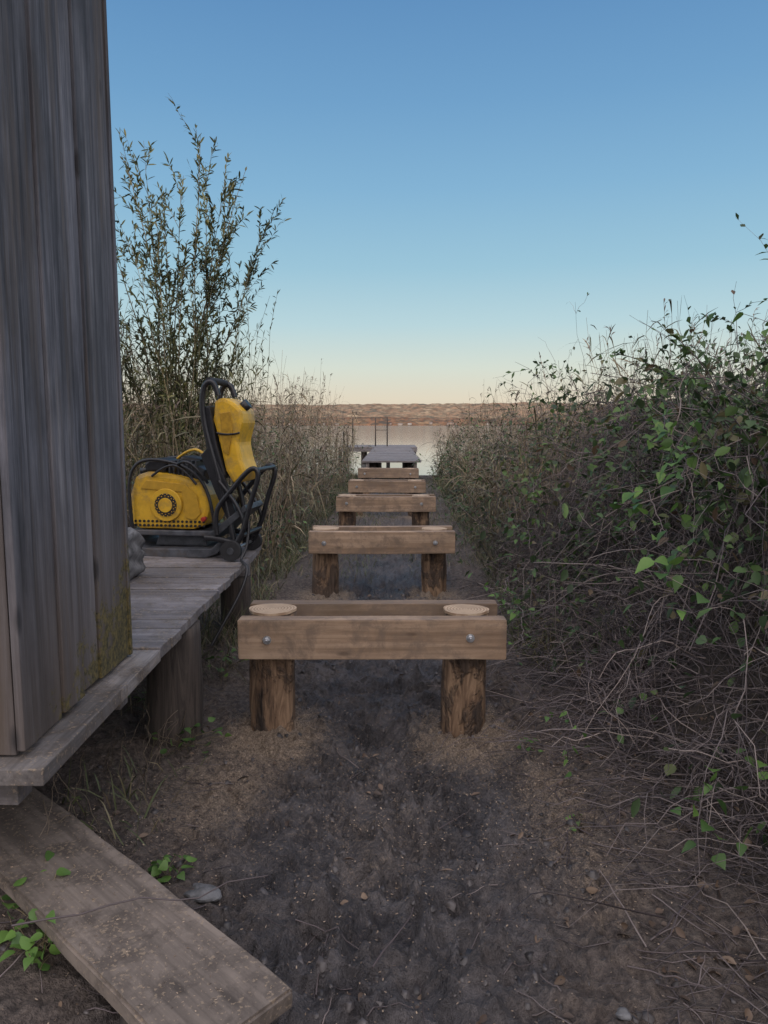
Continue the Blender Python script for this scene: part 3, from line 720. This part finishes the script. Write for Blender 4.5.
def brambles():
    mb=MB();n=1200
    y=1.5+rng.random(n)*6.0
    x=edgeR(y)+.25+rng.random(n)*1.7
    z=gh(x,y)-.02
    D=np.stack([-rng.random(n)*1.0+.2,rng.normal(size=n)*.8,rng.uniform(.4,1.3,n)],-1)
    L=rng.uniform(.6,1.65,n)*np.where(x-edgeR(y)<.6,.62,1)*(.7+.6*vnoise(x*1.2,y*1.2,61))
    P=stems(np.stack([x,y,z],-1),D,L,12,rng.uniform(.35,1.2,n),.045)
    P[:,:,2]=np.maximum(P[:,:,2],gh(P[:,:,0],P[:,:,1])+.01)
    lim=edgeR(P[:,:,1])-.12+.10*P[:,:,2];P[:,:,0]=np.where(P[:,:,0]<lim,lim+(lim-P[:,:,0])*.25,P[:,:,0])
    tubes(mb,P,np.repeat(rng.uniform(.0018,.0052,n)[:,None],12,1)*np.linspace(1,.45,12),4)
    b,T,i=sample(P,8,.1,1);m_=len(b)
    P2=stems(b,T*.6+rng.normal(size=(m_,3))*.8,rng.uniform(.08,.45,m_),5,rng.uniform(0,.5,m_),.06)
    tubes(mb,P2,np.repeat(rng.uniform(.0009,.0026,m_)[:,None],5,1)*np.linspace(1,.5,5),3)
    b,T,i=sample(P2,4,.2,1)
    keep=(rng.random(len(b))<(.05+.95*sst((b[:,2]-.4)/1.2)*sst((vnoise(b[:,0]*2.2,b[:,1]*2.2+b[:,2]*2,4)-.38)*2.4)*1.3))
    b=b[keep];T=T[keep];m_=len(b)
    leaves(mb,b,T+rng.normal(size=(m_,3))*.9,rng.uniform(.03,.07,m_),rng.uniform(.02,.048,m_),4,.2,.3,mi=1)
    n=1500;y=1.4+rng.random(n)*5;x=edgeR(y)+rng.normal(size=n)*.20+.25;z=gh(x,y)+.01+rng.random(n)**2*.25
    D=np.stack([rng.normal(size=n)*.9-.3,rng.normal(size=n)*.8,rng.uniform(-.2,.45,n)],-1)
    P=stems(np.stack([x,y,z],-1),D,rng.uniform(.15,.65,n),8,rng.uniform(.1,.5,n),.05)
    P[:,:,2]=np.maximum(P[:,:,2],gh(P[:,:,0],P[:,:,1])+.004)
    tubes(mb,P,np.repeat(rng.uniform(.001,.0032,n)[:,None],8,1)*np.linspace(1,.5,8),3)
    n=120;y=rng.uniform(2.4,6,n);x=1.35+rng.random(n)*1.0+.07*y;z=gh(x,y)
    D=np.stack([rng.normal(size=n)*.3-.1,rng.normal(size=n)*.3,np.ones(n)],-1)
    P=stems(np.stack([x,y,z],-1),D,rng.uniform(.4,.95,n),8,rng.uniform(0,.3,n),.03)
    tubes(mb,P,np.repeat(rng.uniform(.002,.0035,n)[:,None],8,1)*np.linspace(1,.3,8),3)
    b,T,i=sample(P,18,.25,1);m_=len(b)
    leaves(mb,b,T+rng.normal(size=(m_,3))*.7,rng.uniform(.03,.07,m_),rng.uniform(.016,.034,m_),4,.1,.3,mi=1)
    B=np.array([[1.75,3.6,1.2],[1.9,3.2,1.2],[1.6,3.0,1.0],[2.1,4.2,1.2],[1.8,2.6,1.1],[1.75,2.9,1.1],[1.6,2.5,1.1],[1.7,2.4,1.2]])
    D=np.array([[-.75,-.1,1.1],[-.9,.1,1.2],[-.5,.1,1.2],[-.8,-.2,1.0],[-.3,.1,1.3],[-.35,0,1.3],[-.25,.1,1.3],[-.3,-.1,1.2]])
    P=stems(B,D,np.array([1.35,1.3,1.25,1.35,1.4,1.3,1.25,1.25]),14,np.array([.45,.5,.3,.4,.2,.25,.2,.3]),.015)
    tubes(mb,P,np.full((8,14),.004)*np.linspace(1,.4,14),5)
    b,T,i=sample(P,40,.3,1);m_=len(b)
    leaves(mb,b,T*.5+rng.normal(size=(m_,3))*.8,rng.uniform(.03,.06,m_),rng.uniform(.016,.032,m_),4,.3,.3,mi=1)
    mb.build('bramble_thicket',[F_CANE,F_BLEAF])
brambles()

HEART=np.array([.45,1,.95,.68,.35,.02])
def vine(name,pts,nl,size):
    mb=MB();P=np.array(pts,float)[None];K=24
    t=np.linspace(0,1,P.shape[1]);tt=np.linspace(0,1,K)
    Pi=np.stack([np.interp(tt,t,P[0,:,k]) for k in range(3)],-1)[None];Pi+=rng.normal(size=Pi.shape)*.008
    tubes(mb,Pi,np.full((1,K),.0022),4)
    b,T,i=sample(Pi,nl,0,1)
    P2=stems(b,T*.3+rng.normal(size=(nl,3))*.8+np.array([-.4,-.5,.1]),rng.uniform(.03,.15,nl),4,.1,.03)
    tubes(mb,P2,np.full((nl,4),.001),3)
    D=rng.normal(size=(nl,3))*.6+np.array([-.5,-.5,-.1])
    leaves(mb,P2[:,-1],D,rng.uniform(size*.45,size,nl),rng.uniform(size*.4,size*.85,nl),6,.25,.25,mi=1,prof=HEART)
    mb.build(name,[F_CANE,F_GREEN])
vine('hop_vine',[(1.02,3.0,1.02),(.98,2.9,1.15),(1.02,2.75,1.0),(.93,2.7,.92),(.98,2.55,.85)],30,.075)
vine('hop_vine',[(1.15,3.1,1.5),(1.05,2.9,1.40),(1.05,2.7,1.3),(1.02,2.6,1.15)],26,.06)
vine('hop_vine',[(1.25,2.2,.34),(1.08,2.15,.37),(.98,2.12,.34),(.90,2.05,.28)],20,.06)
vine('hop_vine',[(.72,4.6,.45),(.66,4.3,.34),(.72,4.0,.40),(.66,3.7,.3)],40,.045)
vine('hop_vine',[(.80,3.1,.12),(.74,2.95,.15),(.70,2.85,.1)],12,.04)
vine('hop_vine',[(1.38,2.5,1.45),(1.32,2.5,1.6),(1.26,2.5,1.75),(1.3,2.45,1.98)],40,.05)
vine('hop_vine',[(1.1,5.6,1.0),(.98,5.2,.95),(.92,5.0,.75),(.9,4.8,.6)],50,.055)
vine('hop_vine',[(1.5,4.6,1.6),(1.35,4.4,1.5),(1.2,4.2,1.35),(1.1,4.1,1.2)],50,.055)
vine('hop_vine',[(1.35,3.2,1.75),(1.2,3.1,1.62),(1.12,3.0,1.35),(1.2,2.9,1.1)],44,.05)

def seedling(x,y,r,n,size,name='seedling_plant'):
    mb=MB();z0=float(gh(np.array([x]),np.array([y]))[0])
    B=np.repeat(np.array([[x,y,z0]]),n,0)+rng.normal(size=(n,3))*np.array([r*.25,r*.25,0])
    D=rng.normal(size=(n,3))*np.array([1,1,.2])+np.array([0,0,1.0])
    P=stems(B,D,rng.uniform(r*.5,r*1.1,n),5,.2,.03);tubes(mb,P,np.full((n,5),.0012),3)
    D=rng.normal(size=(n,3));D[:,2]=rng.uniform(-.1,.3,n)
    leaves(mb,P[:,-1],D,rng.uniform(size*.6,size,n),rng.uniform(size*.5,size*.8,n),6,.3,.25,mi=1,prof=HEART)
    mb.build(name,[F_WSTEM,F_GREEN])
seedling(-.70,2.16,.07,18,.045);seedling(-.93,1.78,.12,40,.05);seedling(-1.0,1.93,.12,24,.05)
seedling(-.92,3.12,.19,30,.045);seedling(-.92,4.1,.16,30,.045);seedling(-1.2,3.6,.15,20,.05)
seedling(.60,3.15,.06,9,.035);seedling(.66,2.5,.05,8,.03)

def grass(name,x,y,h):
    mb=MB();n=len(x);D=np.stack([rng.normal(size=n)*.45,rng.normal(size=n)*.45,np.ones(n)],-1)
    leaves(mb,np.stack([x,y,gh(x,y)-.005],-1),D,h,rng.uniform(.003,.007,n),4,rng.uniform(.1,.7,n),.2,prof=np.array([.9,1,.6,.03]))
    mb.build(name,[F_GRASS])
n=14000;y=4+rng.random(n)**1.1*16;sd=rng.random(n)<.5
x=np.where(sd,edgeR(y)-.12+np.abs(rng.normal(size=n))*.4,-.95-np.abs(rng.normal(size=n))*.4)
k=vnoise(x*3,y*3,6)>.3;grass('verge_grass',x[k],y[k],rng.uniform(.08,.42,k.sum()))
n=9000;x=rng.uniform(-1.1,1.2,n);y=6.5+rng.random(n)*13;k=vnoise(x*3,y*1.5,16)>.62-.045*(y-7)-.2*np.abs(x)
grass('path_grass',x[k],y[k],rng.uniform(.04,.18,k.sum()))
n=900;x=rng.uniform(-2,-.8,n);y=rng.uniform(2.2,5.5,n);k=vnoise(x*4,y*4,9)>.5
grass('deck_side_grass',x[k],y[k],rng.uniform(.06,.28,k.sum()))
mb=MB();n=110;y=rng.uniform(1.9,5.6,n);x=-.90-rng.random(n)*.3
P=stems(np.stack([x,y,gh(x,y)],-1),np.stack([rng.normal(size=n)*.4,rng.normal(size=n)*.4,np.ones(n)],-1),rng.uniform(.08,.36,n),8,.2,.05)
tubes(mb,P,np.repeat(rng.uniform(.0008,.002,n)[:,None],8,1),4);mb.build('dry_stalks',[F_STALK])

def willow():
    mb=MB()
    tg=[(-2.62,7.5,4.0),(-2.35,7.3,4.0),(-2.05,7.6,3.8),(-1.85,7.4,4.15),(-1.85,7.8,4.0),(-1.42,7.5,3.9),(-1.50,7.2,3.6),(-1.26,7.4,3.25),(-1.40,7.6,3.0),(-2.9,7.6,3.6),(-3.1,7.4,3.9),(-2.2,7.2,3.4),(-2.5,7.1,3.0),(-1.9,7.1,3.1),(-1.68,7.3,2.8),(-2.8,7.2,2.7),(-2.3,7.6,3.7),(-1.65,7.7,3.6)]
    n=len(tg);T_=np.array(tg);B=np.stack([rng.normal(size=n)*.16-2.15,rng.normal(size=n)*.18+7.4,np.zeros(n)+.1],-1)
    K=16;t=np.linspace(0,1,K)[None,:,None]
    P=B[:,None]+(T_-B)[:,None]*t;P[:,:,0]+=((T_-B)[:,0:1])*(t[:,:,0]**1.6-t[:,:,0])
    P+=np.cumsum(rng.normal(size=P.shape)*.009,axis=1)
    tubes(mb,P,np.repeat(rng.uniform(.009,.014,n)[:,None],K,1)*np.linspace(1,.14,K),5)
    b,T,i=sample(P,17,.30,.97);m_=len(b)
    out=rng.normal(size=(m_,3))*.33;lv=rng.uniform(.25,.62,m_)
    P2=stems(b,T+out,lv,8,.03,.02);tubes(mb,P2,np.repeat(rng.uniform(.002,.0035,m_)[:,None],8,1)*np.linspace(1,.3,8),3)
    for PP,k,t0 in((P2,26,.1),(P,48,.5)):
        b,T,i=sample(PP,k,t0,1);m2=len(b)
        leaves(mb,b,T*.9+rng.normal(size=(m2,3))*.55,rng.uniform(.04,.10,m2),rng.uniform(.012,.021,m2),4,.15,.2,mi=1)
    n=150;B=np.stack([rng.uniform(-3.3,-1.6,n),rng.uniform(6.9,8.2,n),np.zeros(n)],-1)
    D=np.stack([rng.normal(size=n)*.15,rng.normal(size=n)*.15,np.ones(n)],-1)
    P=stems(B,D,rng.uniform(1.6,3.0,n),9,.03,.02);tubes(mb,P,np.repeat(rng.uniform(.003,.006,n)[:,None],9,1)*np.linspace(1,.3,9),3)
    b,T,i=sample(P,55,.25,1);m2=len(b)
    leaves(mb,b,T*.8+rng.normal(size=(m2,3))*.6,rng.uniform(.04,.10,m2),rng.uniform(.009,.016,m2),3,.2,.2,mi=1,rnd=.4+.6*rng.random(m2))
    mb.build('willow_bush',[F_WSTEM,F_WILLOW])
willow()

# ---------------------------------------------------------------- sky, sun, camera
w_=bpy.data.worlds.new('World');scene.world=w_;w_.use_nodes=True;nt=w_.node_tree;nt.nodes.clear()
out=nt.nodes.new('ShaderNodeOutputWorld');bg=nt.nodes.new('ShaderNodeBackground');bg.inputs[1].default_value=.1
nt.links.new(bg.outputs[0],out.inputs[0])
sky=nt.nodes.new('ShaderNodeTexSky');sky.sky_type='NISHITA';sky.sun_disc=False
sky.sun_elevation=math.radians(6);sky.sun_rotation=math.radians(192);sky.air_density=1.2;sky.dust_density=1.5
tc=nt.nodes.new('ShaderNodeTexCoord');sp=nt.nodes.new('ShaderNodeSeparateXYZ');nt.links.new(tc.outputs['Generated'],sp.inputs[0])
rc=ramp(nt,sp.outputs['Z'],[(0,(.80,.66,.52)),(.035,(.80,.73,.59)),(.075,(.70,.77,.70)),(.13,(.50,.70,.77)),(.20,(.34,.585,.74)),(.29,(.235,.47,.70)),(.38,(.165,.37,.63)),(.48,(.115,.285,.55)),(1,(.05,.16,.40))])
vm=nt.nodes.new('ShaderNodeVectorMath');vm.operation='SCALE';vm.inputs['Scale'].default_value=10;nt.links.new(rc,vm.inputs[0])
base=mix(nt,.10,vm.outputs[0],sky.outputs[0])
# sky boosted behind the camera and overhead, unseen, as added fill for the foreground
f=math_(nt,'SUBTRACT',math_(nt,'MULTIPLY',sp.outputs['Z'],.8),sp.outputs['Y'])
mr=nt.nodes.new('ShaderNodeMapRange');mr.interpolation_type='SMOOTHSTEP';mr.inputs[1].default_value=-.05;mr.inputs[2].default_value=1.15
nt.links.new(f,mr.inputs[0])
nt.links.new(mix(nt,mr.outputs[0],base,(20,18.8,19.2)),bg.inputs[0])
sl=bpy.data.lights.new('sun','SUN');sl.energy=3.0;sl.angle=math.radians(.5);sl.color=(1,.80,.60)
so=bpy.data.objects.new('sun',sl);C.objects.link(so)
az=math.radians(192);el=math.radians(6)
sd=Vector((math.sin(az)*math.cos(el),math.cos(az)*math.cos(el),math.sin(el)))
so.rotation_euler=sd.to_track_quat('Z','Y').to_euler();so.location=(0,-20,20)
cam=bpy.data.cameras.new('camera');co_=bpy.data.objects.new('camera',cam);C.objects.link(co_)
co_.location=(0,0,1.4);co_.rotation_euler=(math.radians(90-6.7),0,math.radians(.7))
cam.sensor_fit='VERTICAL';cam.sensor_height=36;cam.lens=26;cam.clip_end=9000;cam.clip_start=.05
scene.camera=co_
scene.view_settings.view_transform='Standard';scene.view_settings.look='None';scene.view_settings.exposure=0
